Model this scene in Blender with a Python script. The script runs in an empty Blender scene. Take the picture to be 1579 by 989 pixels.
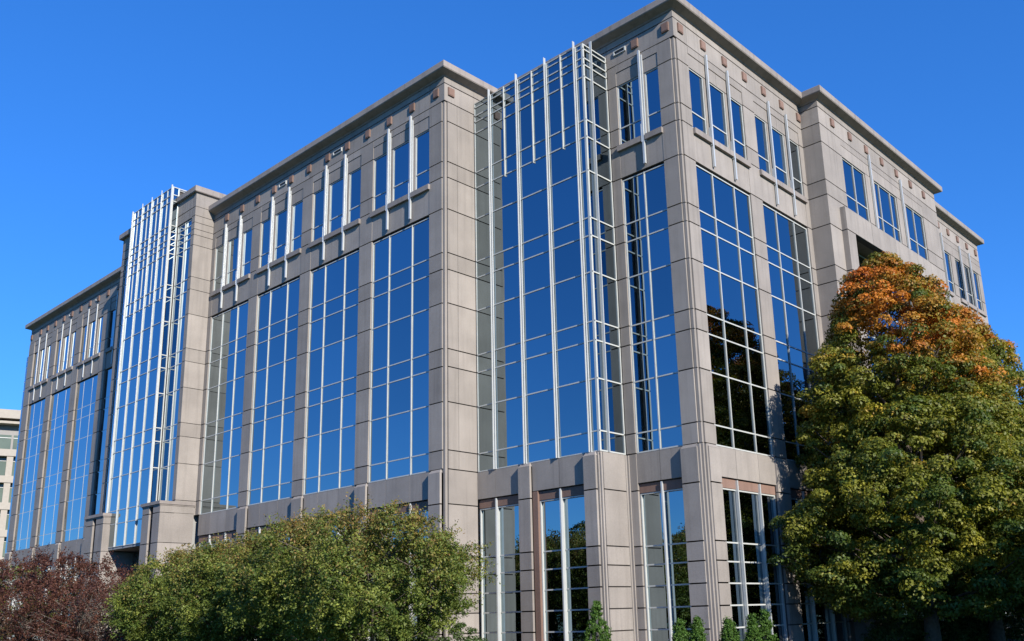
import bpy, math, random
import numpy as np
from mathutils import Matrix, Vector
random.seed(7)
C = bpy.context.scene.collection
SC = bpy.context.scene
G = 1.45                                   # ground offset of the measured levels

# ---------------------------------------------------------------- camera
YAW, PIT, ROL = math.radians(42.501), math.radians(14.263), math.radians(-1.646)
CAM = Vector((17.127, -26.723, 0.215 + G))
fw = Vector((-math.sin(YAW)*math.cos(PIT), math.cos(YAW)*math.cos(PIT), math.sin(PIT)))
rt = Vector((math.cos(YAW), math.sin(YAW), 0)); up = rt.cross(fw)
rt2 = rt*math.cos(ROL) + up*math.sin(ROL); up2 = -rt*math.sin(ROL) + up*math.cos(ROL)
cd = bpy.data.cameras.new("camera"); cam = bpy.data.objects.new("camera", cd); C.objects.link(cam)
M = Matrix((rt2, up2, -fw)).transposed().to_4x4(); M.translation = CAM
cam.matrix_world = M
FPX, CX, CY = 1429.19, 835.94, 586.15
cd.sensor_fit = 'HORIZONTAL'; cd.sensor_width = 36; cd.lens = FPX*36/1579
cd.shift_x = (789.5-CX)/1579; cd.shift_y = (CY-494.5)/1579
cd.clip_start = 0.1; cd.clip_end = 3000
SC.camera = cam
def pxl(p):
    d = Vector(p)-CAM; w = d.dot(fw)
    if w < .5: return None
    return (CX+FPX*d.dot(rt2)/w, CY-FPX*d.dot(up2)/w)

# ---------------------------------------------------------------- sky, sun, exposure
SUN = Vector((5.0, -1.40, 2.45)).normalized()
W = bpy.data.worlds.new("World"); SC.world = W; W.use_nodes = True
nt = W.node_tree; nt.nodes.clear()
out = nt.nodes.new('ShaderNodeOutputWorld'); bg = nt.nodes.new('ShaderNodeBackground')
sky = nt.nodes.new('ShaderNodeTexSky'); sky.sky_type = 'NISHITA'; sky.sun_disc = False
sky.sun_elevation = math.asin(SUN.z); sky.sun_rotation = math.atan2(SUN.x, SUN.y)
sky.air_density = 1.0; sky.dust_density = 0.0; sky.ozone_density = 3.0; sky.altitude = 300
hs = nt.nodes.new('ShaderNodeHueSaturation'); hs.inputs['Saturation'].default_value = 1.22; hs.inputs['Value'].default_value = 1.0
mx = nt.nodes.new('ShaderNodeMix'); mx.data_type = 'RGBA'; mx.blend_type = 'MULTIPLY'; mx.inputs[0].default_value = 1
mx.inputs[7].default_value = (0.41, 0.94, 1.72, 1)
nt.links.new(sky.outputs[0], hs.inputs['Color']); gm = nt.nodes.new('ShaderNodeGamma'); gm.inputs[1].default_value = 0.75
nt.links.new(hs.outputs[0], gm.inputs[0]); nt.links.new(gm.outputs[0], mx.inputs[6])
nt.links.new(mx.outputs[2], bg.inputs[0]); bg.inputs[1].default_value = 0.12
nt.links.new(bg.outputs[0], out.inputs[0])
sl = bpy.data.lights.new("sun", 'SUN'); sl.energy = 5.0; sl.angle = math.radians(0.53); sl.color = (1.0, 0.93, 0.84)
so = bpy.data.objects.new("sun", sl); C.objects.link(so); so.location = (60, -20, 60)
so.rotation_euler = (-SUN).to_track_quat('-Z', 'Y').to_euler()
SC.view_settings.view_transform = 'Standard'; SC.view_settings.look = 'None'
SC.view_settings.exposure = 0.67; SC.view_settings.gamma = 1
SC.cycles.use_denoising = True; SC.cycles.max_bounces = 8; SC.cycles.caustics_reflective = False
SC.cycles.sample_clamp_indirect = 6

# ---------------------------------------------------------------- materials
def mat(name):
    m = bpy.data.materials.new(name); m.use_nodes = True
    n = m.node_tree; b = n.nodes['Principled BSDF']; return m, n, b
def N(n, t, **k):
    x = n.nodes.new(t)
    for a, v in k.items(): setattr(x, a, v)
    return x
def stone_mat(name, col, var=0.10, rough=.75, streak=.15, speck=.3):
    m, n, b = mat(name); L = n.links.new
    tc = N(n, 'ShaderNodeTexCoord'); geo = N(n, 'ShaderNodeNewGeometry'); oi = N(n, 'ShaderNodeObjectInfo')
    fine = N(n, 'ShaderNodeTexNoise'); fine.inputs['Scale'].default_value = 55; fine.inputs['Detail'].default_value = 4
    L(geo.outputs['Position'], fine.inputs['Vector'])
    big = N(n, 'ShaderNodeTexNoise'); big.inputs['Scale'].default_value = .9; big.inputs['Detail'].default_value = 5
    L(geo.outputs['Position'], big.inputs['Vector'])
    mp = N(n, 'ShaderNodeMapping'); mp.inputs['Scale'].default_value = (5, 5, .22); L(geo.outputs['Position'], mp.inputs[0])
    st = N(n, 'ShaderNodeTexNoise'); st.inputs['Scale'].default_value = 1; st.inputs['Detail'].default_value = 3; L(mp.outputs[0], st.inputs['Vector'])
    def mr(src, a, c, d, e):
        r = N(n, 'ShaderNodeMapRange'); r.inputs[1].default_value = a; r.inputs[2].default_value = c; r.inputs[3].default_value = d; r.inputs[4].default_value = e
        L(src, r.inputs[0]); return r.outputs[0]
    def mul(a, c):
        r = N(n, 'ShaderNodeMath', operation='MULTIPLY'); L(a, r.inputs[0]); L(c, r.inputs[1]); return r.outputs[0]
    v = mul(mul(mr(fine.outputs[0], .3, .7, 1-speck*.5, 1+speck*.5), mr(big.outputs[0], .3, .7, 1-var, 1+var)),
            mul(mr(st.outputs[0], .28, .5, 1-streak, 1.0), mr(oi.outputs['Random'], 0, 1, 1-var*1.1, 1+var*1.0)))
    mm = N(n, 'ShaderNodeMix', data_type='RGBA', blend_type='MULTIPLY'); mm.inputs[0].default_value = 1
    mm.inputs[6].default_value = (*col, 1); L(v, mm.inputs[7])
    L(mm.outputs[2], b.inputs['Base Color']); b.inputs['Roughness'].default_value = rough
    b.inputs['Specular IOR Level'].default_value = .3
    bp = N(n, 'ShaderNodeBump'); bp.inputs['Strength'].default_value = .15; bp.inputs['Distance'].default_value = .01
    L(fine.outputs[0], bp.inputs['Height']); L(bp.outputs[0], b.inputs['Normal'])
    return m
STONE = stone_mat('granite_buff', (.250, .226, .202))
COPE = stone_mat('granite_coping', (.232, .206, .186), streak=.2)
RED = stone_mat('granite_red', (.18, .115, .09), speck=.5)
JOINT = stone_mat('joint_shadow_gap', (.06, .052, .047), streak=0)
def simple(name, col, rough=.5, metal=0., noise=0.05, sc=3):
    m, n, b = mat(name); geo = N(n, 'ShaderNodeNewGeometry')
    t = N(n, 'ShaderNodeTexNoise'); t.inputs['Scale'].default_value = sc; t.inputs['Detail'].default_value = 5
    n.links.new(geo.outputs['Position'], t.inputs['Vector'])
    r = N(n, 'ShaderNodeMapRange'); r.inputs[1].default_value = .3; r.inputs[2].default_value = .7
    r.inputs[3].default_value = 1-noise; r.inputs[4].default_value = 1+noise; n.links.new(t.outputs[0], r.inputs[0])
    mm = N(n, 'ShaderNodeMix', data_type='RGBA', blend_type='MULTIPLY'); mm.inputs[0].default_value = 1
    mm.inputs[6].default_value = (*col, 1); n.links.new(r.outputs[0], mm.inputs[7]); n.links.new(mm.outputs[2], b.inputs['Base Color'])
    b.inputs['Roughness'].default_value = rough; b.inputs['Metallic'].default_value = metal
    return m
ALU = simple('painted_aluminium', (.40, .415, .395), .38, .0, .06)
ALUF = simple('bright_aluminium_fin', (.46, .48, .475), .32, .25, .05)
ROOF = simple('roof_membrane', (.25, .25, .24), .9)
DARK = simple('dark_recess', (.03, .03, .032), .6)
CREAM = simple('cream_concrete', (.32, .29, .24), .8)
GREYM = simple('grey_louvre', (.22, .21, .2), .7)
def glass_mat(name, col, rough=.004):
    m, n, b = mat(name); oi = N(n, 'ShaderNodeObjectInfo'); geo = N(n, 'ShaderNodeNewGeometry')
    b.inputs['Metallic'].default_value = 1; b.inputs['Roughness'].default_value = rough
    r = N(n, 'ShaderNodeMapRange'); r.inputs[3].default_value = .88; r.inputs[4].default_value = 1.1
    n.links.new(oi.outputs['Random'], r.inputs[0])
    mm = N(n, 'ShaderNodeMix', data_type='RGBA', blend_type='MULTIPLY'); mm.inputs[0].default_value = 1
    mm.inputs[6].default_value = (*col, 1); n.links.new(r.outputs[0], mm.inputs[7]); n.links.new(mm.outputs[2], b.inputs['Base Color'])
    t = N(n, 'ShaderNodeTexNoise'); t.inputs['Scale'].default_value = .9; t.inputs['Detail'].default_value = 1
    n.links.new(geo.outputs['Position'], t.inputs['Vector'])
    bp = N(n, 'ShaderNodeBump'); bp.inputs['Strength'].default_value = .12; bp.inputs['Distance'].default_value = .02
    n.links.new(t.outputs[0], bp.inputs['Height']); n.links.new(bp.outputs[0], b.inputs['Normal'])
    return m
GLASS = glass_mat('reflective_glass', (.245, .312, .35))
GLASSG = simple('green_glass', (.10, .125, .09), .12, 0, .2, .3)

# ---------------------------------------------------------------- mesh helpers
class MB:
    def __init__(s): s.v = []; s.f = []
    def box(s, x0, x1, y0, y1, z0, z1):
        k = len(s.v)
        s.v += [(x0,y0,z0),(x1,y0,z0),(x1,y1,z0),(x0,y1,z0),(x0,y0,z1),(x1,y0,z1),(x1,y1,z1),(x0,y1,z1)]
        s.f += [tuple(k+i for i in q) for q in ((0,3,2,1),(4,5,6,7),(0,1,5,4),(1,2,6,5),(2,3,7,6),(3,0,4,7))]
    def hexa(s, p):                        # 8 corners, bottom ring then top ring
        k = len(s.v); s.v += [tuple(q) for q in p]
        s.f += [tuple(k+i for i in q) for q in ((0,3,2,1),(4,5,6,7),(0,1,5,4),(1,2,6,5),(2,3,7,6),(3,0,4,7))]
    def tube(s, pts, rad, n=7):
        k0 = len(s.v); pts = [Vector(p) for p in pts]
        for i, p in enumerate(pts):
            d = (pts[min(i+1, len(pts)-1)]-pts[max(i-1, 0)]).normalized()
            a = d.orthogonal().normalized(); b = d.cross(a)
            for j in range(n):
                t = 2*math.pi*j/n; s.v.append(tuple(p+(a*math.cos(t)+b*math.sin(t))*rad[i]))
        for i in range(len(pts)-1):
            for j in range(n):
                s.f.append((k0+i*n+j, k0+i*n+(j+1)%n, k0+(i+1)*n+(j+1)%n, k0+(i+1)*n+j))
    def build(s, name, m, parent=None, kind=None, smooth=False):
        me = bpy.data.meshes.new(name); me.from_pydata(s.v, [], s.f); me.materials.append(m)
        if smooth: me.polygons.foreach_set('use_smooth', [True]*len(me.polygons))
        me.update(); o = bpy.data.objects.new(name, me); C.objects.link(o)
        if parent:
            o.parent = parent
            pl = Vector((0, 0, 0)); q = parent
            while q: pl += q.location; q = q.parent
            if pl.length: me.transform(Matrix.Translation(-pl))
        if kind: o['kind'] = kind
        return o
def empty(name, loc, label=None, cat=None, group=None):
    o = bpy.data.objects.new(name, None); C.objects.link(o); o.location = loc; o.empty_display_size = .5
    if label: o['label'] = label
    if cat: o['category'] = cat
    if group: o['group'] = group
    return o
class Face:
    """u runs along the wall, d is the distance out of it; S looks to -y, E to +x, W to -x"""
    def __init__(s, side, plane): s.side, s.p = side, plane
    def ext(s, u0, u1, z0, z1, d0, d1):
        if s.side == 'S': return (u0, u1, s.p-d1, s.p-d0, z0, z1)
        if s.side == 'E': return (s.p+d0, s.p+d1, u0, u1, z0, z1)
        return (s.p-d1, s.p-d0, u0, u1, z0, z1)
    def pt(s, u, z, d):
        if s.side == 'S': return (u, s.p-d, z)
        if s.side == 'E': return (s.p+d, u, z)
        return (s.p-d, u, z)
    def box(s, mb, *a): mb.box(*s.ext(*a))
def area(f, u0, u1, z0, z1):
    q = [pxl(f.pt(u, z, 0)) for u, z in ((u0,z0),(u1,z0),(u1,z1),(u0,z1))]
    if None in q: return 0
    if all(x < 0 for x, y in q) or all(x > 1579 for x, y in q) or all(y > 989 for x, y in q): return 0
    return abs(sum(q[i][0]*q[(i+1)%4][1]-q[(i+1)%4][0]*q[i][1] for i in range(4)))/2

# ---------------------------------------------------------------- the ground
def sheet(name, x0, x1, y0, y1, z, m, kind='structure'):
    mb = MB(); mb.v = [(x0,y0,z),(x1,y0,z),(x1,y1,z),(x0,y1,z)]; mb.f = [(0,1,2,3)]
    return mb.build(name, m, kind=kind)
LAWN = simple('lawn_green', (.055, .085, .025), .95, 0, .35, 1.2)
BED = simple('bark_mulch', (.05, .032, .022), .95, 0, .4, 6)
ASPH = simple('asphalt', (.05, .05, .052), .9, 0, .15, 8)
CONC = simple('kerb_concrete', (.42, .40, .37), .85, 0, .1, 3)
sheet('ground', -900, 900, -900, 900, -.02, LAWN)
b = MB(); b.box(-64, 3.6, -7.2, -.5, -.018, .03); b.box(-.5, 3.6, -.5, 48, -.018, .03); b.build('planting_bed', BED, kind='structure')
b = MB(); b.box(-90, 60, -34, -20, -.015, .004); b.build('road', ASPH, kind='structure')
b = MB(); b.box(-90, 60, -20, -19.82, -.015, .13); b.box(-90, 60, -34.18, -34, -.015, .13); b.build('kerb', CONC, kind='structure')
b = MB(); b.box(-90, 60, -19.82, -18, -.015, .12); b.build('pavement', CONC, kind='structure')

# ================================================================ THE OFFICE BUILDING
root = empty('office_building', (0, 0, 0), 'large grey granite office building with blue mirrored glass bays and white metal fins', 'building')
z = {k: v+G for k, v in dict(ft=22.80, j1=22.5, j2=21.66, jp=21.32, w6t=20.73, w6m=18.85, w6b=18.12, c0=16.69, wt=16.62, r1=14.75, r2=14.02,
      r3=12.57, r4=10.65, r5=9.91, r6=8.475, r7=6.55, r8=5.81, sp=4.71, rb=4.37, b2=2.49, b3=1.84, b4=1.11, b5=.376, b6=-.36).items()}
z['g'] = 0.0
PIL = ['j2', 'w6t', 'w6m', 'w6b', 'c0', 'r1', 'r2', 'r3', 'r4', 'r5', 'r6', 'r7', 'r8']
LOW = ['r8', 'b1', 'b2', 'b3', 'b4', 'b5', 'b6', 'g']; z['b1'] = 4.46+G
ROWS = ['wt', 'r1', 'r2', 'r3', 'r4', 'r5', 'r6', 'r7', 'r8']
panels, panes = [], []          # collected, then the 300 largest become objects
back = MB()
GZ, GU = .046, .014
def panel(f, u0, u1, z0, z1, d0=-.06, d1=0.0):
    j = random.uniform(-.002, .002)
    e = f.ext(u0, u1, z0, z1, d0, d1+j)
    panels.append((area(f, u0, u1, z0, z1), e))
def stone(f, us, zs, d=0.0, backing=True, gz=GZ):
    """a field of slabs: us, zs list the joints"""
    zs = [z[k] if isinstance(k, str) else k for k in zs]; zs = sorted(zs)
    if backing: f.box(back, us[0]+.01, us[-1]-.01, zs[0], zs[-1], -.32, d-.05)
    for a, c in zip(us, us[1:]):
        for p, q in zip(zs, zs[1:]):
            panel(f, a+(GU/2 if a != us[0] else 0), c-(GU/2 if c != us[-1] else 0), p+gz/2, q-gz/2, d-.1, d)
def frame_and_panes(f, us, zs, d=-.10, fr=.05, mull=.045, deep=.035, name='window_bay', tdeep=.025, inset=-.01, m=ALU, outer=True):
    """us: jamb, mullions, jamb; zs: top, transoms, bottom"""
    zs = sorted(z[k] if isinstance(k, str) else k for k in zs)
    mb = MB()
    if outer:
        f.box(mb, us[0], us[0]+fr, zs[0], zs[-1], d-.05, d+deep)
        f.box(mb, us[-1]-fr, us[-1], zs[0], zs[-1], d-.05, d+deep)
        f.box(mb, us[0]+fr, us[-1]-fr, zs[-1]-fr, zs[-1], d-.05, d+deep-.004)
        f.box(mb, us[0]+fr, us[-1]-fr, zs[0], zs[0]+fr, d-.05, d+deep-.004)
    for u in us[1:-1]: f.box(mb, u-mull/2, u+mull/2, zs[0]+.002, zs[-1]-.002, d-.04, d+deep+.01)
    for q in zs[1:-1]: f.box(mb, us[0]+.002, us[-1]-.002, q-.025, q+.025, d-.03, d+tdeep)
    w = mb.build(name, m, root)
    for a, c in zip(us, us[1:]):
        for p, q in zip(zs, zs[1:]): add_pane(f, w, a+.02, c-.02, p+.02, q-.02, d)
    f.box(back, us[0]+inset, us[-1]-inset, zs[0]-.02, zs[-1]+.02, -.32, d-.08)
    return w
def add_pane(f, w, u0, u1, z0, z1, d):
    t1, t2 = random.gauss(0, .0022), random.gauss(0, .0022)
    t1 = max(-.005, min(.005, t1)); t2 = max(-.005, min(.005, t2)); uc, zc = (u0+u1)/2, (z0+z1)/2
    ring = []
    for dd in (-.022, 0):
        for u, q in ((u0, z0), (u1, z0), (u1, z1), (u0, z1)):
            ring.append(f.pt(u, q, d+dd+(u-uc)*t1+(q-zc)*t2))
    panes.append((area(f, u0, u1, z0, z1), w, ring))

Bfin = []
def fin(f, u, z0, z1, d0=.0, depth=.11, w=.085, chan=True):
    mb = MB(); f.box(mb, u-w/2, u+w/2, z0+G, z1+G, d0+.02, d0+depth)
    if chan: f.box(mb, u+w/2+.02, u+w/2+.065, z['w6b']-.35, z['j2']-.12, d0-.02, d0+.04); f.box(mb, u-w/2-.035, u-w/2, z['w6b']-.35, z['w6b']+.42, d0-.02, d0+.12)
    mb.build('fin', ALUF, root)
def medal(f, u, d=0.0, s=.17):
    mb = MB(); zc = 22.17+G
    f.box(mb, u-s, u+s, zc-s-.02, zc+s+.02, d-.02, d+.06); f.box(mb, u-s+.035, u+s-.035, zc-s+.015, zc+s-.015, d+.05, d+.072)
    mb.build('medallion', RED, root)
def vent(f, u0, u1, d=0.0):
    mb = MB(); z0, z1 = 22.1+G, 22.3+G
    f.box(mb, u0, u1, z1-.03, z1, d-.01, d+.05); f.box(mb, u0, u1, z0, z0+.03, d-.01, d+.05)
    f.box(mb, u0, u0+.05, z0+.03, z1-.03, d-.01, d+.052); f.box(mb, u1-.05, u1, z0+.03, z1-.03, d-.01, d+.052)
    v = mb.build('vent', ALU, root)
    mb = MB(); f.box(mb, u0+.05, u1-.05, z0+.03, z1-.03, d-.01, d+.012); mb.build('vent_opening', DARK, v)
def sill(f, u0, u1, d=0.0):
    mb = MB(); f.box(mb, u0, u1, 17.83+G, 18.06+G, d-.05, d+.11); mb.build('sill', COPE, root)
def bay(f, a, w=3.98, d=0.0, slim=False):
    """one 4 m bay: three top windows, fins, spandrel and the tall curtain glass"""
    kw = dict(deep=-.02, tdeep=-.01) if slim else {}
    m1, m2, b_ = a+1.2*w/3.98, a+2.78*w/3.98, a+w
    k = w/3.98
    frame_and_panes(f, [a, a+1.03*k], ['w6t', 'w6m', 'w6b'], d=d-.09, name='window', fr=.045, **kw)
    frame_and_panes(f, [a+1.40*k, a+2.60*k], ['w6t', 'w6m', 'w6b'], d=d-.09, name='window', fr=.045, **kw)
    frame_and_panes(f, [a+2.98*k, b_], ['w6t', 'w6m', 'w6b'], d=d-.09, name='window', fr=.045, **kw)
    for q0, q1 in ((a+1.03*k, a+1.40*k), (a+2.60*k, a+2.98*k)): stone(f, [q0+.004, q1-.004], ['w6b', 'w6t'], d-.03)
    sill(f, a-.05, m1-.07, d); sill(f, m1+.07, m2-.07, d); sill(f, m2+.07, b_+.05, d)
    for m in (m1, m2):
        fin(f, m, 16.86, 21.76, d, chan=not slim, **(dict(w=.06, depth=.08) if slim else {}))
    stone(f, [a, b_], ['c0', 'w6b'], d-.012)
    stone(f, [a, a+w/2, b_], ['w6t', 'jp'], d-.025, gz=.02); stone(f, [a, b_], ['jp', 'j2'], d-.004, gz=.02)
    frame_and_panes(f, [a, m1, m2, b_], ROWS, d=d-.10, name='window_bay', **(dict(deep=.0, tdeep=.0) if slim else {}))
def frieze(f, us, d=0.0):
    stone(f, us, ['j2', 'j1'], d); stone(f, us, ['j1', 'ft'], d)
def lobby(f, a, b_, ms, d=0.0, finw=.07, red=None):
    """spandrel, red band and lobby glass between two piers"""
    us = [a]+ms+[b_]
    stone(f, us, ['sp', 'r8'], d-.03)
    mb = MB(); f.box(mb, a, b_, z['rb'], z['sp']-.02, d-.25, d-.11); mb.build('red_band', RED, root)
    frame_and_panes(f, us, [z['rb']-.01, 'b2', 'b3', 'b4', 'b5', 'b6', .08], d=d-.22, name='lobby_window', deep=.09)
    for m in ms:
        mb = MB(); f.box(mb, m-finw/2+.005, m+finw/2-.005, .06, z['sp']-.03, d-.14, d-.03); mb.build('lobby_fin', ALUF, root)
def pier(f, a, b_, d=.12, zs=None, top='r8', chamfer=True, side=True):
    """a thickened ground-floor pier with a sloped cap"""
    zt = z['r8']-.12
    stone(f, [a, b_], ['b1', zt] if False else [z['g'], z['b6'], z['b5'], z['b4'], z['b3'], z['b2'], z['b1'], zt], d)
    f.box(back, a+.01, b_-.01, 0, zt, -.3, d-.05)
    mb = MB(); c = .06
    lo = [f.pt(a, zt-.02, -.02), f.pt(b_, zt-.02, -.02), f.pt(b_, zt-.02, d+.003), f.pt(a, zt-.02, d+.003)]
    hi = [f.pt(a+c, zt+.11, -.02), f.pt(b_-c, zt+.11, -.02), f.pt(b_-c, zt+.11, .015), f.pt(a+c, zt+.11, .015)]
    mb.hexa(lo+hi); mb.build('pier_cap', STONE, root)
def cornice(name, path, top, h_f=.29, soff=.20, o=.38, closed=False, m=COPE):
    """path: plan polyline of the wall line, outward side on the right of travel; profile swept with mitres"""
    prof = [(-.35, top-h_f-soff), (.012, top-h_f-soff), (.05, top-h_f-soff+.05), (o-.03, top-h_f-.04), (o, top-h_f), (o, top-.03), (o-.03, top), (-.35, top)]
    mb = MB(); n = len(path); k = len(prof)
    for i, p in enumerate(path):
        p = Vector(p); d0 = (p-Vector(path[i-1])).normalized() if i else None; d1 = (Vector(path[i+1])-p).normalized() if i < n-1 else None
        n0 = Vector((d0.y, -d0.x)) if d0 else None; n1 = Vector((d1.y, -d1.x)) if d1 else None
        if n0 is None: mv = n1
        elif n1 is None: mv = n0
        else: mv = (n0+n1)/(1+n0.dot(n1))
        for q, zz in prof: mb.v.append((p.x+mv.x*q, p.y+mv.y*q, zz))
    for i in range(n-1):
        for j in range(k): mb.f.append((i*k+j, (i+1)*k+j, (i+1)*k+(j+1)%k, i*k+(j+1)%k))
    mb.f.append(tuple(range(k))); mb.f.append(tuple((n-1)*k+j for j in reversed(range(k))))
    return mb.build(name, m, root)

SC_ = Face('S', 0.0); ER = Face('E', 0.0)
# ---- wing at the near corner, south face (x from -3.285 to 0)
E_ = .18
XT = -3.285
bc = dict(d=0.0)
def corner_pilaster(f, u0, u1):
    stone(f, [u0, u1], PIL)
# corner
corner_pilaster(SC_, -.82, -E_); corner_pilaster(ER, E_, .90)
# notched corner bead (two steps)
mb = MB(); mb.box(-.17, -.10, .10, .17, 0, z['j2']); mb.build('corner_bead', STONE, root)
zz = sorted([z[k] for k in PIL+LOW[1:]])
for p, q in zip(zz, zz[1:]):
    panels.append((0, (-.16, -.055, .055, .16, p+.02, q-.02)))
back.box(-.3, -.12, .12, .3, 0, z['j2'])
mb = MB(); zl = z['r8']-.04; mb.box(-.19, -.004, .004, .19, 0, zl); mb.box(-.19, -.09, -.07, .01, 0, zl); mb.box(-.01, .07, .09, .19, 0, zl-.004); mb.build('corner_bead', STONE, root)
mb = MB(); mb.box(-.26, -.115, .07, .26, 0, z['j2']-.01); mb.box(-.12, -.07, .115, .26, 0, z['j2']-.012); mb.build('corner_step', STONE, root)
# south face bay
SCa, SCb = -2.865, -.82
stone(SC_, [XT, SCa], PIL)
frame_and_panes(SC_, [SCa, SCa+1.17], ['w6t', 'w6m', 'w6b'], d=-.09, name='window', fr=.045)
frame_and_panes(SC_, [-1.50, SCb], ['w6t', 'w6m', 'w6b'], d=-.09, name='window', fr=.045)
stone(SC_, [SCa+1.175, -1.505], ['w6b', 'w6t'], -.03)
sill(SC_, SCa-.05, -1.72); sill(SC_, -1.56, SCb+.05)
fin(SC_, -1.64, 16.86, 21.74)
stone(SC_, [SCa, SCb], ['c0', 'w6b'], -.012)
stone(SC_, [SCa, SCb], ['w6t', 'jp'], -.025, gz=.02); stone(SC_, [SCa, SCb], ['jp', 'j2'], -.004, gz=.02)
frame_and_panes(SC_, [SCa, -1.823, SCb], ROWS)
stone(SC_, [-9.6, -6.4, XT, -0.004], ['j2', 'j1']); stone(SC_, [-9.6, -6.4, XT, -.004], ['j1', 'ft'])
medal(SC_, -.36); medal(SC_, -1.84); vent(SC_, -2.9, -2.3)
lobby(SC_, SCa, SCb, [-1.85])
pier(SC_, -.86, -.18)
# ---- east face (y from 0 to 10.185)
frieze(ER, [0.004, .9, 5.38, 10.18]); 
for k in range(7): medal(ER, .45+1.585*k)
bay(ER, .925); bay(ER, 5.85, w=3.95)
stone(ER, [4.905, 5.85], PIL); stone(ER, [9.80, 10.18], PIL)
lobby(ER, .925, 4.905, [2.13, 3.69]); lobby(ER, 5.85, 9.8, [7.05, 8.6])
pier(ER, .18, .86); stone(ER, [4.905, 5.85], LOW[:1]+LOW[1:], .03); stone(ER, [9.8, 10.18], LOW, 0)
# ---- projecting block on the east side (y 10.185 to 24.4)
P = .896; DR = Face('E', P); DS = Face('S', 10.185)
DZ = ['j2', 'w6t', 'w6m', 'w6b', 'c0', 'r1', 'r2', 'r3', 'r4', 'r5', 'r6', 'r7', 'r8', 'b1', 'b2', 'b4', 'g']
stone(DS, [.0, P-.004], DZ); stone(DS, [0, P-.004], ['j2', 'j1']); stone(DS, [0, P-.004], ['j1', 'ft'])
stone(DR, [10.19, 13.2, 18.9, 24.4], ['j2', 'j1']); stone(DR, [10.19, 17.1, 24.4], ['j1', 'ft'])
for k in range(7): medal(DR, 11.55+1.84*k)
stone(DR, [10.19, 12.28], DZ); stone(DR, [22.16, 24.4], DZ)
frame_and_panes(DR, [12.28, 13.5, 14.77], ['w6t', 'w6m', 'w6b'], d=-.09, name='window')
frame_and_panes(DR, [15.8, 16.45, 17.8, 18.58], ['w6t', 'w6m', 'w6b'], d=-.09, name='window')
frame_and_panes(DR, [19.7, 20.85, 22.16], ['w6t', 'w6m', 'w6b'], d=-.09, name='window')
stone(DR, [14.775, 15.795], ['w6b', 'w6t']); stone(DR, [18.585, 19.695], ['w6b', 'w6t'])
stone(DR, [12.28, 17.2, 22.16], ['w6t', 'jp'], -.004, gz=.02); stone(DR, [12.28, 17.2, 22.16], ['jp', 'j2'], 0, gz=.02)
fin(DR, 15.35, 17.9, 21.9, chan=False, w=.09); fin(DR, 19.2, 17.9, 21.9, chan=False, w=.09)
# projecting portal frame around the big recess
DP = Face('E', 1.16)
stone(DR, [12.28, 22.16], [17.83+G, 'w6b'], -.004, gz=.01)
for a, c in ((11.33, 12.15), (22.2, 23.0)):
    stone(DP, [a, c], ['c0', 'r1', 'r2', 'r3', 'r4', 'r5', 'r6', 'r7', 'r8', 'b1', 'b2', 'b4', 'g']);
    back.box(P-.02, 1.1, a+.01, c-.01, 0, z['c0'])
    for sd in (a, ):
        f = Face('S', a)
        stone(f, [P+.004, 1.155], ['c0', 'r1', 'r2', 'r3', 'r4', 'r5', 'r6', 'r7', 'r8', 'b1', 'b2', 'b4', 'g'], d=.0, backing=False)
stone(DP, [11.33, 14.1, 16.9, 19.7, 23.0], ['c0', 17.82+G]); stone(Face('S', 11.33), [P+.004, 1.155], ['c0', 17.82+G], backing=False)
mb = MB(); mb.box(P-.1, 1.12, 11.34, 22.99, z['c0']+.03, 17.80+G); mb.build('portal_beam', COPE, root)
DRI = Face('E', .1)
frame_and_panes(DRI, [12.28, 13.8, 15.3, 17.2, 19.1, 20.6, 22.16], ROWS+['b1', 'b2', 'b4', .1], d=.1, name='recess_glazing')
mb = MB(); mb.box(.1, P, 12.2, 12.28, 0, z['w6b']); mb.box(.1, P, 22.16, 22.24, 0, z['w6b']); mb.box(.1, P-.02, 12.28, 22.16, z['c0']+.02, z['w6b']-.02); mb.build('recess_wall', COPE, root)
# ---- far east wing (y 24.4 to 34.47)
EE = Face('E', -.1)
stone(EE, [24.4, 29.4, 34.47], ['j2', 'j1']); stone(EE, [24.4, 29.4, 34.47], ['j1', 'ft'])
for k in range(6): medal(EE, 25.78+1.62*k)
ew = [(26.3, 27.3), (27.95, 28.98), (29.68, 30.65), (31.27, 32.28), (32.9, 33.86)]
prev = 24.4
for a, c in ew:
    stone(EE, [prev, a], ['w6b', 'w6m', 'w6t']); prev = c
    frame_and_panes(EE, [a, c], ['w6t', 'w6m', 'w6b'], d=-.09, name='window')
stone(EE, [prev, 34.47], ['w6b', 'w6m', 'w6t'])
stone(EE, [24.4, 29.4, 34.47], ['w6t', 'jp'], 0, gz=.02); stone(EE, [24.4, 29.4, 34.47], ['jp', 'j2'], 0, gz=.02)
stone(EE, [24.4, 29.4, 34.47], ['c0', 'w6b'])
stone(EE, [24.4, 25.3], PIL[4:]); stone(EE, [29.2, 30.1], PIL[4:]); stone(EE, [34.0, 34.47], PIL[4:]); 
frame_and_panes(EE, [25.3, 26.5, 28.0, 29.2], ROWS); frame_and_panes(EE, [30.1, 31.3, 32.8, 34.0], ROWS)
stone(EE, [24.4, 29.4, 34.47], ['sp', 'r8']); lobby(EE, 25.3, 34.0, [26.5, 28, 29.6, 31.3, 32.8]); stone(EE, [24.4, 25.3], LOW); stone(EE, [34., 34.47], LOW)
sill(EE, 26.2, 28.3); sill(EE, 29.6, 34.0)
for u in (27.3, 27.55, 30.6, 32.3)[1:]: fin(EE, u, 16.9, 21.7, chan=False)

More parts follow.
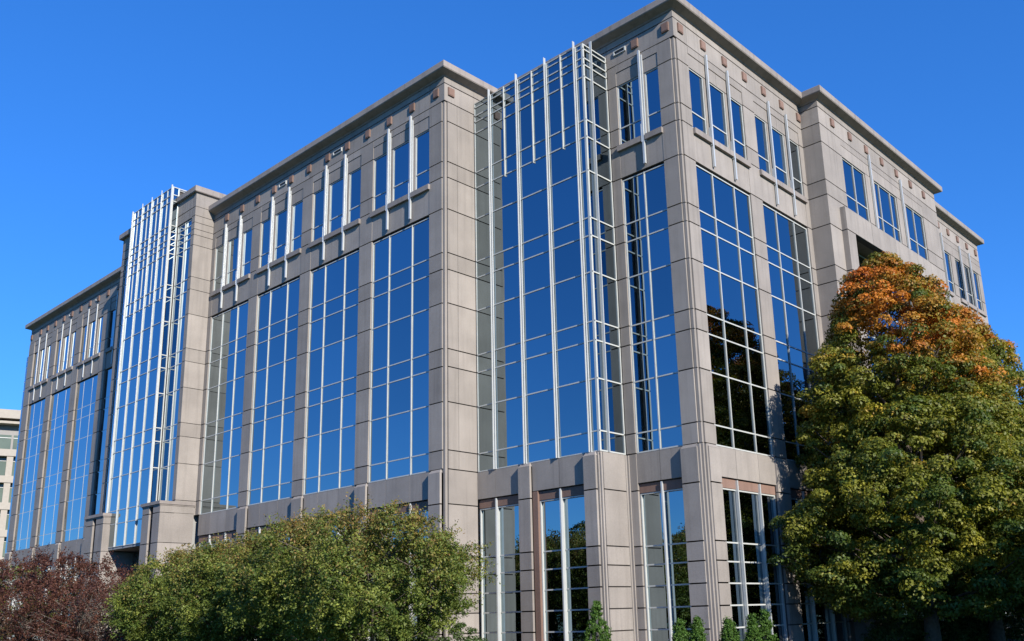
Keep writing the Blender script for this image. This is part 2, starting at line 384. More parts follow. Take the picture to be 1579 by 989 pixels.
# ---- glass tower between the wings
YT = -1.524; FT = Face('S', YT); FE = Face('E', XT); XB = -9.6
TZ = [22.2+G, 21.97+G, 21.57+G, 21.27+G, 'w6t', 'w6m', 'w6b', 'c0', 'r1', 'r2', 'r3', 'r4', 'r5', 'r6', 'r7', 'r8']
ts = [-8.57, -6.92, -5.28, -3.70]
def tower(f, x0, x1, ts, rows, zb, zt, name, mids, midz, dp=.09):
    frame_and_panes(f, [x0]+ts+[x1], rows, d=-.05, name=name, fr=.04, mull=.04, deep=.03, tdeep=.03, inset=.2)
    for t in ts:
        mb = MB(); f.box(mb, t-.045, t-.02, zb, zt+.25, -.03, dp)
        if dp > .03: f.box(mb, t+.016, t+.04, zb, zt-.02, -.03, dp*.35)
        mb.build('fin', ALUF, root)
    for t in mids:
        mb = MB(); f.box(mb, t-.018, t+.018, midz, zt+.02, -.06, .015 if dp > .03 else -.02); mb.build('mullion', ALU, root)
tower(FT, XB+.01, XT-.012, ts, TZ, z['r8'], 22.2+G, 'tower_glazing', [(ts[i]+ts[i+1])/2 for i in range(3)], z['w6b']-.1)
frame_and_panes(FE, [YT+.012, -1.06, -.03], TZ, d=-.05, name='tower_glazing', fr=.05, deep=.04, tdeep=.04, inset=.36)
mb = MB(); FE.box(mb, -1.08, -1.04, z['r8'], 22.45+G, -.03, .08); mb.build('fin', ALUF, root)
back.box(XB, XT-.18, YT+.18, 0.3, z['r8'], 22.15+G)
mb = MB(); mb.box(XB, XT-.06, YT+.06, -.05, 22.15+G, 22.19+G); mb.build('tower_roof', ROOF, root)
# lower part of the tower
FTl = Face('S', YT-.02)
lobby(FTl, XB+.004, -7.22, [-8.6]); lobby(FTl, -6.36, -3.98, [-5.26])
stone(FTl, [-7.22, -6.62], ['r8', z['r8']-.2], -.03); mb = MB(); FTl.box(mb, -6.62, -6.36, 0, z['sp'], -.2, -.02); mb.build('red_jamb', RED, root)
stone(FTl, [-6.62, -6.36], ['sp', 'r8'], -.03); stone(FTl, [-7.22, -6.62], ['g', 'r8'], -.1)
pier(FTl, -7.22, -6.62); pier(FTl, -3.98, XT-.14)
FEl = Face('E', XT+.02)
mb = MB(); zl = z['r8']-.03; mb.box(XT-.1, XT+.03, -.13, .06, 0, zl); mb.box(XT+.03, XT+.11, -.05, .06, 0, zl-.004); mb.build('corner_bead', STONE, root)
stone(FEl, [YT+.13, -.14], LOW)
for (a, c) in ((-.12, -.04),): stone(FEl, [a, c], LOW, -.05)
mb = MB(); mb.box(XT-.15, XT-.085, YT-.01, YT+.15, 0, z['r8']-.03); mb.box(XT-.07, XT-.01, YT+.04, YT+.12, 0, z['r8']-.03); mb.box(XT-.09, XT-.07, YT+.08, YT+.2, 0, z['r8']-.035); mb.build('corner_bead', STONE, root)
stone(SC_, [XT+.03, SCa], LOW)
mb = MB(); mb.box(XB+.1, XT-.02, YT+.02, .1, z['r8']-.1, z['r8']-.012); mb.build('tower_base_slab', COPE, root)
back.box(XB, XT-.1, YT+.3, .3, 0, z['r8']-.1)

# ---- wing B (south face y=-3.223, x from -29.35 to -9.604)
YB = -3.223; FB = Face('S', YB); BE = Face('E', XB)
bays = [-14.53, -19.40, -24.22, -29.0]
for a in bays: bay(FB, a, w=3.95)
stone(FB, [-10.58, XB-E_], PIL)
for a, c in ((-15.45, -14.53), (-20.27, -19.40), (-25.05, -24.22)): stone(FB, [a, c], PIL)
stone(FB, [-29.33, -29.0], PIL)
frieze(FB, [-29.33, -24.6, -19.8, -15.0, -10.58, XB-.004])
for k in range(12): medal(FB, -10.12-1.608*k)
vent(FB, -17.7, -17.0); vent(FB, -22.5, -21.85)
for a, c in ((-14.53, -10.58), (-19.40, -15.45), (-24.22, -20.27), (-29.0, -25.05)):
    lobby(FB, a, c, [a+1.2, a+2.77])
for a, c in ((-15.27, -14.5), (-20.07, -19.28), (-24.85, -24.08), (-10.46, XB-E_)): 
    stone(FB, [a, c], ['g', 'r8'], -.06); pier(FB, a, c)
stone(BE, [YB+E_, -2.5, YT], PIL); frieze(BE, [YB+.004, 0.])
stone(BE, [YB+E_, YT], LOW)
medal(BE, -2.86)
mb = MB(); mb.box(XB-.16, XB-.05, YB+.05, YB+.16, 0, z['j2']); mb.build('corner_bead', STONE, root)
mb = MB(); mb.box(XB-.26, XB-.115, YB+.07, YB+.26, 0, z['j2']-.01); mb.box(XB-.12, XB-.07, YB+.115, YB+.26, 0, z['j2']-.012); mb.build('corner_step', STONE, root)

# ---- stone frame and west glass tower
YK = -4.355; XK = -29.35; FK = Face('S', YK); KE = Face('E', XK); KW = Face('W', -38.8)
KJ = ['r8', 'r7', 'r6', 'r5', 'r4', 'r3', 'r2', 'r1', 'c0', 'w6b', 'w6m', 'w6t', 21.34+G, 21.68+G, 22.08+G, 22.5+G, 23.04+G, 23.9+G]
stone(KE, [YK+.004, YB], KJ, gz=.03); stone(KE, [YB, YB+4], [22.8+G, 23.9+G])
stone(KW, [YK+.004, YB+.4], KJ); stone(KW, [YB+.4, YB+4], [22.8+G, 23.9+G])
stone(FK, [-29.72, XK-.004], KJ); stone(FK, [-38.796, -38.43], KJ)
stone(FK, [-38.43, -29.72], [22.45+G, 23.04+G, 23.9+G])
KR = [22.42+G, 22.05+G, 21.6+G, 21.25+G, 'w6t', 'w6m', 'w6b', 'c0', 'r1', 'r2', 'r3', 'r4', 'r5', 'r6', 'r7', 6.3+G]
frame_and_panes(FK, [-31.44, -30.55, -29.72], KR, d=-.08); frame_and_panes(FK, [-38.43, -37.5, -36.70], KR, d=-.08)
Y1 = -4.80; F1 = Face('S', Y1); X0, X1 = -36.65, -31.47
T1Z = [24.85+G, 24.35+G, 23.95+G, 22.45+G, 22.05+G, 21.6+G, 21.25+G, 'w6t', 'w6m', 'w6b', 'c0', 'r1', 'r2', 'r3', 'r4', 'r5', 'r6', 'r7', 'r8', 4.53+G]
t1 = [-35.30, -34.05, -32.80]
tower(F1, X0, X1, t1, T1Z, 4.53+G, 24.8+G, 'tower_glazing', [(X0+t1[0])/2, (t1[0]+t1[1])/2, (t1[1]+t1[2])/2, (t1[2]+X1)/2], z['w6b']-.1, dp=.02)
for t in (X0+.03, X1-.03):
    mb = MB(); F1.box(mb, t-.03, t+.03, 4.53+G, 24.95+G, -.03, .05); mb.build('fin', ALUF, root)
frame_and_panes(Face('E', X1), [Y1+.012, YK], T1Z[:-1]+[6.3+G], d=-.03, name='tower_glazing', fr=.05, tdeep=.04, inset=.2); frame_and_panes(Face('W', X0), [Y1+.012, YK], T1Z[:-1]+[6.3+G], d=-.03, name='tower_glazing', fr=.05, tdeep=.04, inset=.2)
back.box(X0+.12, X1-.12, Y1+.18, YK+.5, 4.6+G, 24.7+G)
mb = MB(); mb.box(X0+.05, X1-.05, Y1+.06, YK+1.2, 24.7+G, 24.78+G); mb.box(X0, X1, Y1+.05, YK+.1, 4.4+G, 4.52+G); mb.build('tower_roof', ROOF, root)
# open white frame on top of the side
mb = MB()
for q in (24.82, 24.35, 23.95): mb.box(X1-.06, X1+.0, YK, YK+1.6, q+G-.03, q+G+.03)
mb.box(X1-.06, X1, YK+1.54, YK+1.6, 23.9+G, 24.85+G); mb.box(X1-.06, X1, YK+.7, YK+.76, 23.9+G, 24.85+G); mb.build('roof_screen', ALUF, root)
# entrance blocks under the tower
YC = -5.15
for a, c in ((-31.30, XK+.03), (-38.55, -36.15)):
    fS, fE, fW = Face('S', YC), Face('E', c), Face('W', a)
    js = [z['g'], z['b4'], z['b2'], 4.35+G, 5.87+G, 6.3+G]
    mid = (a+c)/2+.1
    stone(fS, [a, mid-.32], js); stone(fS, [mid+.12, c-.004], js); stone(fS, [mid-.3, mid+.1], [0, z['b4'], z['b2'], 4.35+G, 5.8+G], -.35); 
    stone(fE, [YC+.004, YB-.1], js, gz=.03); stone(fW, [YC+.004, YB-.1], js, gz=.03)
    mb = MB(); mb.box(a-.10, c+.07, YC-.08, YB-.06, 6.3+G, 6.46+G); mb.box(a-.04, c+.03, YC-.03, YB-.06, 6.24+G, 6.30+G); mb.build('block_coping', COPE, root)
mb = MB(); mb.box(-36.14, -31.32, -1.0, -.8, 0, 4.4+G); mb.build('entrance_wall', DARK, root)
frame_and_panes(Face('S', -1.02), [-36.0, -34.9, -33.8, -32.6, -31.4], [.1, 2.4, 3.4, 4.3+G], d=0, name='entrance_doors')
mb = MB(); mb.box(-36.14, -31.32, Y1+.1, -.8, 4.38+G, 4.5+G); mb.build('entrance_soffit', COPE, root)

# ---- west wing A (y=-2.83, x from -58.46 to -38.8)
YA = -2.83; FA = Face('S', YA); A0 = -58.46
ab = [(-57.4, -53.9), (-52.95, -49.3), (-48.35, -44.75), (-43.75, -40.1)]
for a, c in ab: bay(FA, a, w=c-a, slim=True)
pr = A0
for a, c in ab+[(-38.8, 0)]:
    stone(FA, [pr, a], PIL, d=.03); pr = c
frieze(FA, [A0, -53.4, -48.8, -44.2, -38.8])
for a, c in ab:
    for k in range(3): medal(FA, a+(c-a)*(.30+.395*k) if k < 2 else c+.45)
    lobby(FA, a, c, [a+(c-a)*.3, a+(c-a)*.7])
medal(FA, A0+.25)
for a, c in ((A0, -57.5), (-53.75, -53.05), (-49.15, -48.45), (-44.6, -43.9), (-39.9, -38.9)): stone(FA, [a, c], ['g', 'r8'], -.02); pier(FA, a, c)
vent(FA, -46.3, -45.7); vent(FA, -50.9, -50.3)
AW = Face('W', A0)
stone(AW, [YA+.004, YA+1.2], PIL+['g']); stone(AW, [YA+.004, 10], ['j2', 'j1']); stone(AW, [YA+.004, 10], ['j1', 'ft']); stone(AW, [YA+1.2, 10], ['g', 'r8', 'r4', 'c0', 'j2'])
# glass box on the west end
FW = Face('S', YA+.2); WX = -59.5
frame_and_panes(FW, [WX, A0-.01], [20.9+G, 20.5+G, 20.0+G, 'w6m', 'w6b', 'c0', 'r1', 'r2', 'r3', 'r4', 'r5', 'r6', 'r7', 'r8', 4.5+G], d=0, name='tower_glazing', fr=.02, deep=.0, tdeep=.01)
frame_and_panes(Face('W', WX), [YA+.22, YA+2.5, YA+5], [20.9+G, 20.0+G, 'w6m', 'w6b', 'c0', 'r1', 'r2', 'r3', 'r4', 'r5', 'r6', 'r7', 'r8', 4.5+G], d=0, name='tower_glazing')
back.box(WX+.1, A0, YA+.4, YA+5, 4.3+G, 20.8+G); back.box(WX+.3, A0, YA+1.7, YA+5, 0, 4.4+G)

# ---- cornices (outward side on the right of travel) and roof
CT = 23.29+G
cornice('cornice', [(XB, 0), (0, 0), (0, 10.185), (P, 10.185), (P, 24.4), (-.1, 24.4), (-.1, 34.47), (-20, 34.47)], CT)
cornice('cornice', [(XK-.3, YB), (XB, YB), (XB, .3)], CT)
cornice('cornice', [(A0, 12), (A0, YA), (-38.8, YA)], CT)
cornice('cornice', [(-38.8, YB+4), (-38.8, YK), (X0, YK)], 24.24+G, h_f=.32, soff=.06, o=.2)
cornice('cornice', [(X1, YK), (XK, YK), (XK, YB+4)], 24.24+G, h_f=.32, soff=.06, o=.16)
core = MB()
core.box(-9.7, -.33, .33, 34.1, 0, CT-.12); core.box(-.5, P-.33, 10.5, 24.1, z['c0']+.2, CT-.12); core.box(-.5, .0, 10.5, 24.1, 0, z['c0']+.3)
core.box(-29.5, XB-.33, YB+.33, 30, 0, CT-.121); core.box(-38.47, XK-.33, YK+.33, 0, 6.2+G, 23.95+G); core.box(-38.47, XK-.33, -.7, 8, 0, 23.95+G)
core.box(-38.3, -36.3, YC+.3, 0, 0, 6.1+G); core.box(-31.1, XK-.3, YC+.3, 0, 0, 6.1+G)
core.box(A0+.33, -38.5, YA+.33, 30, 0, CT-.122)
core.build('core_wall', ROOF, root)
back.build('backing_wall', JOINT, root)

# ---- commit slabs and panes: the 300 largest as objects, the rest joined
panels.sort(key=lambda t: -t[0]); mb = MB()
for i, (ar, e) in enumerate(panels):
    if i < 300: b = MB(); b.box(*e); b.build('stone_panel', STONE, root)
    else: mb.box(*e)
mb.build('stone_panels', STONE, root, kind='stuff')
panes.sort(key=lambda t: -t[0]); rest = {}
for i, (ar, w, ring) in enumerate(panes):
    if i < 300: b = MB(); b.hexa(ring); b.build('pane', GLASS, w)
    else: rest.setdefault(w.name, (w, MB()))[1].hexa(ring)
for w, mb in rest.values(): mb.build('panes', GLASS, w, kind='stuff')

# ================================================================ neighbouring building far left
nb = empty('neighbour_building', (-108, 12, 0), 'cream concrete office block with green windows far behind the left end', 'building')
ang = math.radians(-18)
def nbox(mb, x0, x1, y0, y1, z0, z1): mb.box(x0-108, x1-108, y0+12, y1+12, z0, z1)
mb = MB(); nbox(mb, -30, -1.2, -12, 34, 0, 27.6); mb.build('wall', GREYM, nb)
mb = MB(); nbox(mb, -30.5, .5, -12.5, 34.4, 27.3, 28.4); nbox(mb, -30.2, .2, -12.2, 34.2, 26.7, 27.0); mb.build('roof_edge', CREAM, nb)
zt = 23.5
while zt > 1:
    mb = MB(); nbox(mb, -30.2, 0, -12.2, 34.2, zt-.85, zt); mb.build('floor_band', CREAM, nb); zt -= 3.3
for y in range(-12, 35, 6):
    mb = MB(); nbox(mb, -1.3, -.12, y-.35, y+.35, 0, 22.6); mb.build('column', CREAM, nb)
for k in range(8):
    zb = 23.55-3.3*k
    for y in range(-12, 33, 3):
        hh = 1.9 if k == 0 else 2.4
        w = MB(); nbox(w, -1.22, -1.05, y+.12, y+2.88, zb, zb+hh); w = w.build('window', GLASSG, nb)
        m = MB(); nbox(m, -1.1, -.98, y+1.45, y+1.55, zb, zb+hh); nbox(m, -1.1, -.985, y+.12, y+2.88, zb+hh*.78, zb+hh*.78+.08); m.build('frame', ALU, w)
nb.rotation_euler.z = ang

# ================================================================ plants
rng = np.random.default_rng(5)
ORD = 'first second third fourth fifth sixth seventh eighth ninth tenth eleventh'.split()
def leaf_mat(name, rough=.55, trans=.35):
    m = bpy.data.materials.new(name); m.use_nodes = True; n = m.node_tree; n.nodes.clear(); L = n.links.new
    at = N(n, 'ShaderNodeAttribute'); at.attribute_name = 'tint'
    p = N(n, 'ShaderNodeBsdfPrincipled'); p.inputs['Roughness'].default_value = rough; p.inputs['Specular IOR Level'].default_value = .35
    t = N(n, 'ShaderNodeBsdfTranslucent'); mi = N(n, 'ShaderNodeMixShader'); mi.inputs[0].default_value = trans
    o = N(n, 'ShaderNodeOutputMaterial'); br = N(n, 'ShaderNodeMix', data_type='RGBA', blend_type='MULTIPLY'); br.inputs[0].default_value = 1
    br.inputs[7].default_value = (1.25, 1.3, .8, 1); L(at.outputs['Color'], br.inputs[6])
    L(at.outputs['Color'], p.inputs['Base Color']); L(br.outputs[2], t.inputs[0]); L(p.outputs[0], mi.inputs[1]); L(t.outputs[0], mi.inputs[2]); L(mi.outputs[0], o.inputs[0])
    return m
LEAF = leaf_mat('leaf'); BARK = simple('bark', (.09, .07, .055), .9, 0, .3, 9); NEEDLE = leaf_mat('evergreen_leaf', .6, .2)
def leaves(name, cen, nrm, size, col, parent, m, asp=.62):
    """one quad leaf per row, tips and widths varied"""
    n = len(cen); nrm = nrm/np.linalg.norm(nrm, axis=1)[:, None]
    a = rng.normal(size=(n, 3)); a -= nrm*(a*nrm).sum(1)[:, None]; a /= np.linalg.norm(a, axis=1)[:, None]
    b = np.cross(nrm, a); s = size[:, None]
    v = np.empty((n, 4, 3)); v[:, 0] = cen-a*s*.5; v[:, 2] = cen+a*s*.5
    v[:, 1] = cen+b*s*asp*.5+nrm*s*.12-a*s*.06; v[:, 3] = cen-b*s*asp*.5+nrm*s*.12-a*s*.06
    v -= np.array(parent.location)
    me = bpy.data.meshes.new(name); me.vertices.add(4*n); me.loops.add(4*n); me.polygons.add(n)
    me.vertices.foreach_set('co', v.reshape(-1)); me.loops.foreach_set('vertex_index', np.arange(4*n, dtype=np.int32))
    me.polygons.foreach_set('loop_start', np.arange(0, 4*n, 4, dtype=np.int32)); me.polygons.foreach_set('loop_total', np.full(n, 4, dtype=np.int32))
    at = me.attributes.new('tint', 'FLOAT_COLOR', 'POINT'); c4 = np.ones((n, 4, 4)); c4[:, :, :3] = col[:, None, :]
    at.data.foreach_set('color', c4.reshape(-1)); me.update(calc_edges=True); me.materials.append(m)
    o = bpy.data.objects.new(name, me); C.objects.link(o); o.parent = parent; return o
def wob(p, seed, fr=1.0):
    """cheap smooth noise, -1..1"""
    r = np.random.default_rng(seed); s = 0
    for k in range(4):
        w = r.normal(size=3)*fr*(1+k*.6); s = s+np.sin(p@w+r.uniform(0, 6.3))/(1+.5*k)
    return s/2.2
def tree(name, base, H, prof, label, cat='tree', nclump=500, per=150, leaf=.15, crad=.5, colf=None, group=None, seed=1, lean=(0, 0), stems=1, spray=False, low=0.25, asp=.62, nlimb=40, trunk_r=.2, m=LEAF, lump=.22, inner=.35, bark=BARK, sx=1.0, sy=1.0, up_=.35):
    """prof: list of (height, radius) of the crown"""
    r = np.random.default_rng(seed); root_ = empty(name, base, label, cat, group)
    zs = np.array([p[0] for p in prof]); rs = np.array([p[1] for p in prof])
    w = np.interp(np.linspace(zs[0], zs[-1], 200), zs, rs)+.3; cdf = np.cumsum(w); cdf /= cdf[-1]
    hz = np.interp(r.uniform(size=nclump), cdf, np.linspace(zs[0], zs[-1], 200))
    th = r.uniform(0, 2*np.pi, nclump); q = np.where(r.uniform(size=nclump) < inner, r.uniform(.25, .85, nclump), r.uniform(.86, 1.04, nclump))
    dirs = np.stack([np.cos(th), np.sin(th), hz*.35], 1); rr = np.interp(hz, zs, rs)*(1+lump*wob(dirs*1.6, seed+3, 1.3))*q
    cc = np.stack([np.cos(th)*rr*sx, np.sin(th)*rr*sy, hz], 1)
    fr = (hz-zs[0])/(zs[-1]-zs[0]); cc[:, 0] += lean[0]*fr; cc[:, 1] += lean[1]*fr
    outw = np.stack([np.cos(th), np.sin(th), np.full(nclump, .45)], 1); outw /= np.linalg.norm(outw, axis=1)[:, None]
    cs = crad*r.uniform(.65, 1.3, nclump)
    idx = np.repeat(np.arange(nclump), per); n = len(idx)
    if spray:
        k = 9; tw = r.normal(size=(nclump, k, 3))*.75+outw[:, None, :]*.9+np.array([0, 0, up_]); tw /= np.linalg.norm(tw, axis=2)[:, :, None]
        tw *= (cs[:, None]*r.uniform(.7, 1.7, (nclump, k)))[:, :, None]
        ti = r.integers(0, k, n); t = r.uniform(.0, 1.0, n)**.8
        off = tw[idx, ti]*t[:, None]; off[:, 2] -= .25*cs[idx]*t**2
        off += r.normal(size=(n, 3))*.055*cs[idx][:, None]/.5
        nr = r.normal(size=(n, 3))*.8+outw[idx]*.5+np.array([0, 0, .5])
    else:
        off = r.normal(size=(n, 3)); off /= np.linalg.norm(off, axis=1)[:, None]
        off[:, 2] = np.abs(off[:, 2])*np.where(r.uniform(size=n) < .88, 1, -.6)*.8
        off *= (cs[idx]*r.uniform(.55, 1.05, n)**.7)[:, None]
        nr = off/np.linalg.norm(off, axis=1)[:, None]+r.normal(size=(n, 3))*.5+np.array([0, 0, .3])
    pts = cc[idx]+off; pts[:, 2] = np.maximum(pts[:, 2], low)
    col = colf(pts, r, idx)
    leaves('crown', pts+np.array(base), nr, leaf*r.uniform(.6, 1.25, n), col, root_, m, asp)
    mb = MB(); tops = []
    for s in range(stems):
        a = 2*np.pi*s/stems+.4; sp = 0 if stems == 1 else 1
        p0 = Vector((math.cos(a)*.12*sp, math.sin(a)*.12*sp, -.05)); hh = H*(.88 if stems == 1 else .62)
        ex = Vector((lean[0]*.8+math.cos(a)*rs.max()*.45*sp, lean[1]*.8+math.sin(a)*rs.max()*.45*sp, hh))
        pp = [p0.lerp(ex, t)+Vector((math.sin(t*5+s)*.08, math.cos(t*4+s)*.08, 0)) for t in np.linspace(0, 1, 9)]
        mb.tube(pp, [trunk_r*(1.25-t*1.17) if t > .06 else trunk_r*1.5 for t in np.linspace(0, 1, 9)], 8); tops.append(pp)
    t = mb.build('trunk', bark, None, smooth=True); t.parent = root_
    lb = MB()
    for i in r.choice(nclump, min(nlimb, nclump), replace=False):
        c = Vector(cc[i]); pp = tops[int(r.integers(0, stems))]; zt = max(.12*H, c.z*.72-.3)
        s0 = min(pp, key=lambda p: abs(p.z-zt)); mid = s0.lerp(c, .5)+Vector((0, 0, .12*(c-s0).length*-.5))
        L0 = (c-s0).length; lb.tube([s0, s0.lerp(mid, .6), mid, c], [trunk_r*.33, trunk_r*.24, trunk_r*.17, .015], 5)
    l = lb.build('limb', bark, None, smooth=True); l.parent = root_
    return root_
def mixc(a, b, t): return a+(b-a)*t[:, None]
A = lambda *c: np.array(c)
def autumn(hr, amt=1.0, g=A(.065, .105, .016), seed=0):
    def f(p, r, idx):
        n = len(p); ic = r.normal(size=idx.max()+1)[idx]
        h = (p[:, 2]-hr[0])/(hr[1]-hr[0])
        base = mixc(np.tile(g, (n, 1)), A(.27, .25, .026), np.clip(.28+.32*ic+.35*h+.25*wob(p, 3+seed, .5), 0, 1))
        o = np.clip((h-.69)*3.6+.85*wob(p, 9+seed, .8)+.5*ic+.1*r.normal(size=n)+(p[:, 0]-1.0)*.13, 0, 1)*amt
        base = mixc(base, A(.50, .19, .025), o)
        rd = np.clip((h-.55)*1.2+.5*wob(p, 21+seed, 1.1)-.1+.35*r.normal(size=n), 0, 1)*np.clip(.3+o, 0, 1)*.6*amt
        base = mixc(base, A(.45, .085, .02), rd)
        return np.clip(base*r.uniform(.7, 1.25, n)[:, None], 0, 1)
    return f
M1 = [(1.25, 2.6), (2.4, 4.1), (4.5, 4.2), (6.5, 3.75), (8.5, 3.2), (10.5, 2.7), (12.3, 2.15), (13.6, 1.5), (14.8, .3)]
tree('maple_tree', (4.1, 7.4, 0), 14.9, M1, 'tall maple turning orange at its pointed top before the east facade', nclump=1400, per=205, leaf=.12, crad=.43, lump=.27, inner=.3, colf=autumn((1.9, 14.9)), seed=11, trunk_r=.22, group='maples before the east facade')
M2 = [(1.25, 2.6), (3, 4.2), (5, 4.6), (7, 4.2), (9, 3.4), (11, 2.3), (12.4, 1.4), (13.6, .3)]
tree('maple_tree', (4.6, 12.6, 0), 13.6, M2, 'broad maple with yellow green and orange leaves behind the tall pointed one', nclump=1350, per=185, leaf=.12, crad=.46, lump=.28, inner=.3, colf=autumn((1.9, 16.4), .8, seed=4), seed=23, trunk_r=.22, group='maples before the east facade')
M3 = [(1.25, 2.6), (3, 4.2), (5, 4.4), (7, 3.6), (8.5, 2.4), (9.6, 1.3), (10.6, .3)]
tree('maple_tree', (6.2, 18.6, 0), 10.6, M3, 'green maple with a few red leaves at the right edge of the picture', nclump=850, per=140, leaf=.135, crad=.5, lump=.28, colf=autumn((1.9, 14), .9, seed=7), seed=31, trunk_r=.2, group='maples before the east facade')
def myrtle(p, r, idx):
    n = len(p); ic = r.normal(size=idx.max()+1)[idx]
    b = mixc(np.tile(A(.08, .125, .022), (n, 1)), A(.24, .27, .05), np.clip(.3+.28*ic+.2*r.normal(size=n), 0, 1))
    b = mixc(b, A(.29, .15, .055), np.clip((p[:, 2]-3.2)*.25+.3*r.normal(size=n)+.3*wob(p, 5, 2.2)-.1, 0, .85))
    return np.clip(b*r.uniform(.7, 1.25, n)[:, None], 0, 1)
LM = 'crepe myrtles along the south facade'
for i, (x, y, H, R, lab) in enumerate((
        (-7.5, -8.0, 5.15, 3.4, 'green crepe myrtle in front of the near stone corner, rightmost of the row'),
        (-11.4, -7.9, 5.1, 3.1, 'green crepe myrtle second from the right in the row by the wall'),
        (-15.5, -7.9, 4.75, 3.0, 'green crepe myrtle third from the right in the row by the wall'),
        (-19.8, -7.8, 4.65, 2.9, 'green crepe myrtle beside the dark entrance, leftmost of the green row'))):
    k = H/5.35
    tree('crepe_myrtle', (x, y, 0), H, [(1.1*k, 1.6), (1.9*k, R*.85), (3.0*k, R), (4.0*k, R*.85), (4.8*k, R*.55), (5.2*k, R*.2)], lab, nclump=440, per=215, leaf=.095, crad=.5, colf=myrtle, seed=40+i, stems=5, spray=True, trunk_r=.07, lump=.32, group=LM, asp=.5)
def redleaf(p, r, idx):
    n = len(p); ic = r.normal(size=idx.max()+1)[idx]
    b = mixc(np.tile(A(.065, .024, .018), (n, 1)), A(.15, .062, .038), np.clip(.35+.3*ic+.25*r.normal(size=n), 0, 1))
    b = mixc(b, A(.10, .10, .03), np.clip(.5*wob(p, 8, .9)-.25, 0, .8))
    return np.clip(b*r.uniform(.7, 1.25, n)[:, None], 0, 1)
tree('plum_tree', (-29.0, -10.0, 0), 4.9, [(.9, 2.4), (1.6, 4.6), (2.8, 5), (3.8, 4.2), (4.5, 2.8), (4.9, .5)], 'purple leaved plum tree at the lower left corner of the picture', nclump=600, per=110, leaf=.09, crad=.45, colf=redleaf, seed=61, stems=4, spray=True, trunk_r=.07, nlimb=120, group='purple leaved trees')
tree('plum_tree', (-23.4, -10.3, 0), 3.9, [(.8, 1), (1.5, 2.3), (2.4, 2.6), (3.2, 1.9), (3.7, .5)], 'thin purple leaved plum tree before the entrance block, right of the fuller one', nclump=170, per=75, leaf=.075, crad=.42, colf=redleaf, seed=62, stems=4, spray=True, trunk_r=.05, nlimb=90, group='purple leaved trees')
def lime(p, r, idx):
    n = len(p); return np.clip(mixc(np.tile(A(.09, .12, .02), (n, 1)), A(.20, .22, .04), r.uniform(size=n))*r.uniform(.7, 1.2, n)[:, None], 0, 1)
tree('small_tree', (-39.5, -8.0, 0), 4.9, [(1, 1), (2, 2.6), (3.4, 2.8), (4.4, 1.6), (4.9, .4)], 'small yellow green tree behind the purple one at the left edge', nclump=200, per=90, leaf=.12, crad=.45, colf=lime, seed=66, stems=3, spray=True, trunk_r=.06)
def thuja(p, r, idx):
    n = len(p); return np.clip(mixc(np.tile(A(.035, .085, .012), (n, 1)), A(.10, .19, .025), np.clip(.5+.35*r.normal(size=n), 0, 1)), 0, 1)
def cone(x, y, H, R, lab, seed):
    tree('arborvitae', (x, y, 0), H, [(.05, R*.8), (.3, R), (H*.5, R*.66), (H*.8, R*.3), (H, .03)], lab, 'shrub', nclump=300, per=60, leaf=.06, crad=.11, spray=True, up_=1.6, colf=thuja, seed=seed, trunk_r=.03, low=.03, asp=.4, nlimb=4, m=NEEDLE, lump=.1, inner=.3, group='pointed evergreens along the wall foot')
cone(-.95, -4.9, 1.95, .5, 'pointed green arborvitae below the projecting glass tower', 71)
cone(1.35, -4.0, 1.38, .3, 'small pointed arborvitae left of the near corner, left of its pair', 72)
cone(1.75, -3.7, 1.42, .3, 'small pointed arborvitae left of the near corner, right of its pair', 73)
cone(2.1, -2.6, 1.36, .38, 'single pointed arborvitae at the foot of the near corner', 74)
cone(2.3, -1.6, 1.42, .3, 'pointed arborvitae right of the near corner, left of its pair', 75)
cone(2.45, -1.1, 1.54, .3, 'pointed arborvitae right of the near corner, right of its pair', 76)
cone(2.6, 15.5, 2.4, .6, 'shaded arborvitae under the maples by the east facade', 77)
def box_(p, r, idx):
    n = len(p); return np.clip(mixc(np.tile(A(.03, .06, .012), (n, 1)), A(.07, .11, .02), r.uniform(size=n)), 0, 1)
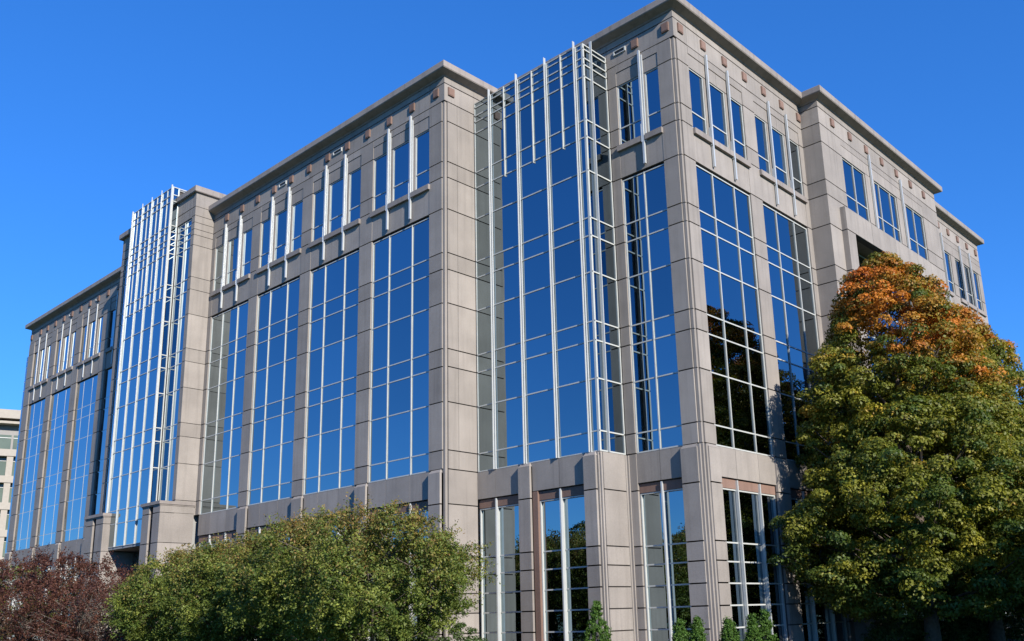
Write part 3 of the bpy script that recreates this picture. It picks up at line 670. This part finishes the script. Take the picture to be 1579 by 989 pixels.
tree('round_shrub', (-5.0, -6.6, 0), 1.45, [(.05, .7), (.6, .85), (1.1, .6), (1.45, .1)], 'round clipped shrub under the rightmost crepe myrtle', 'shrub', nclump=130, per=60, leaf=.06, crad=.14, colf=box_, seed=81, trunk_r=.04, low=.03, nlimb=4, m=NEEDLE, lump=.05)
for i, (x, y) in enumerate([(3.0, 7.5+2.4*k) for k in range(7)]):
    tree('hedge_shrub', (x, y, 0), 1.15, [(.05, 1.1), (.6, 1.25), (.95, .9), (1.15, .3)], ORD[i]+' dark low shrub from the near corner at the foot of the shaded east facade', 'shrub', nclump=110, per=55, leaf=.08, crad=.2, colf=box_, seed=90+i, trunk_r=.04, low=.03, nlimb=3, m=NEEDLE, lump=.08, group='shaded shrubs below the east facade')
for i, x in enumerate([-8.5-2.6*k for k in range(11)]):
    tree('hedge_shrub', (x, -6.1, 0), 1.2, [(.05, 1.2), (.6, 1.35), (.95, .9), (1.2, .3)], ORD[i]+' dark low shrub from the right beneath the crepe myrtles along the south facade', 'shrub', nclump=100, per=50, leaf=.085, crad=.22, colf=box_, seed=110+i, trunk_r=.04, low=.03, nlimb=3, m=NEEDLE, lump=.08, group='shaded shrubs below the south facade')
# trees across the road, seen mirrored in the lobby glass; last three added unseen to shade the east side
def oak(p, r, idx):
    n = len(p); ic = r.normal(size=idx.max()+1)[idx]
    return np.clip(mixc(np.tile(A(.035, .055, .014), (n, 1)), A(.09, .10, .02), np.clip(.4+.3*ic, 0, 1))*r.uniform(.7, 1.25, n)[:, None], 0, 1)
for i, (x, y, H) in enumerate(((-30, -43, 8.2), (-38, -41, 9.6), (-46, -45, 9.0), (-55, -44, 10.2), (-66, -46, 10), (-22, -46, 7.5), (15, 4.5, 7), (16, 10, 7.5), (17, 17, 8))):
    k = H/9
    tree('oak_tree', (x, y, 0), H, [(2*k, 1.5), (3*k, 4*k), (5*k, 4.6*k), (7*k, 3.6*k), (8.4*k, 1.8*k), (9*k, .4)], ORD[i]+' dark green oak outside the view, mirrored from across the road or added to the east for shade', nclump=260, per=60, leaf=.3, crad=.8, colf=oak, seed=140+i, trunk_r=.25, group='oaks mirrored in the glass')
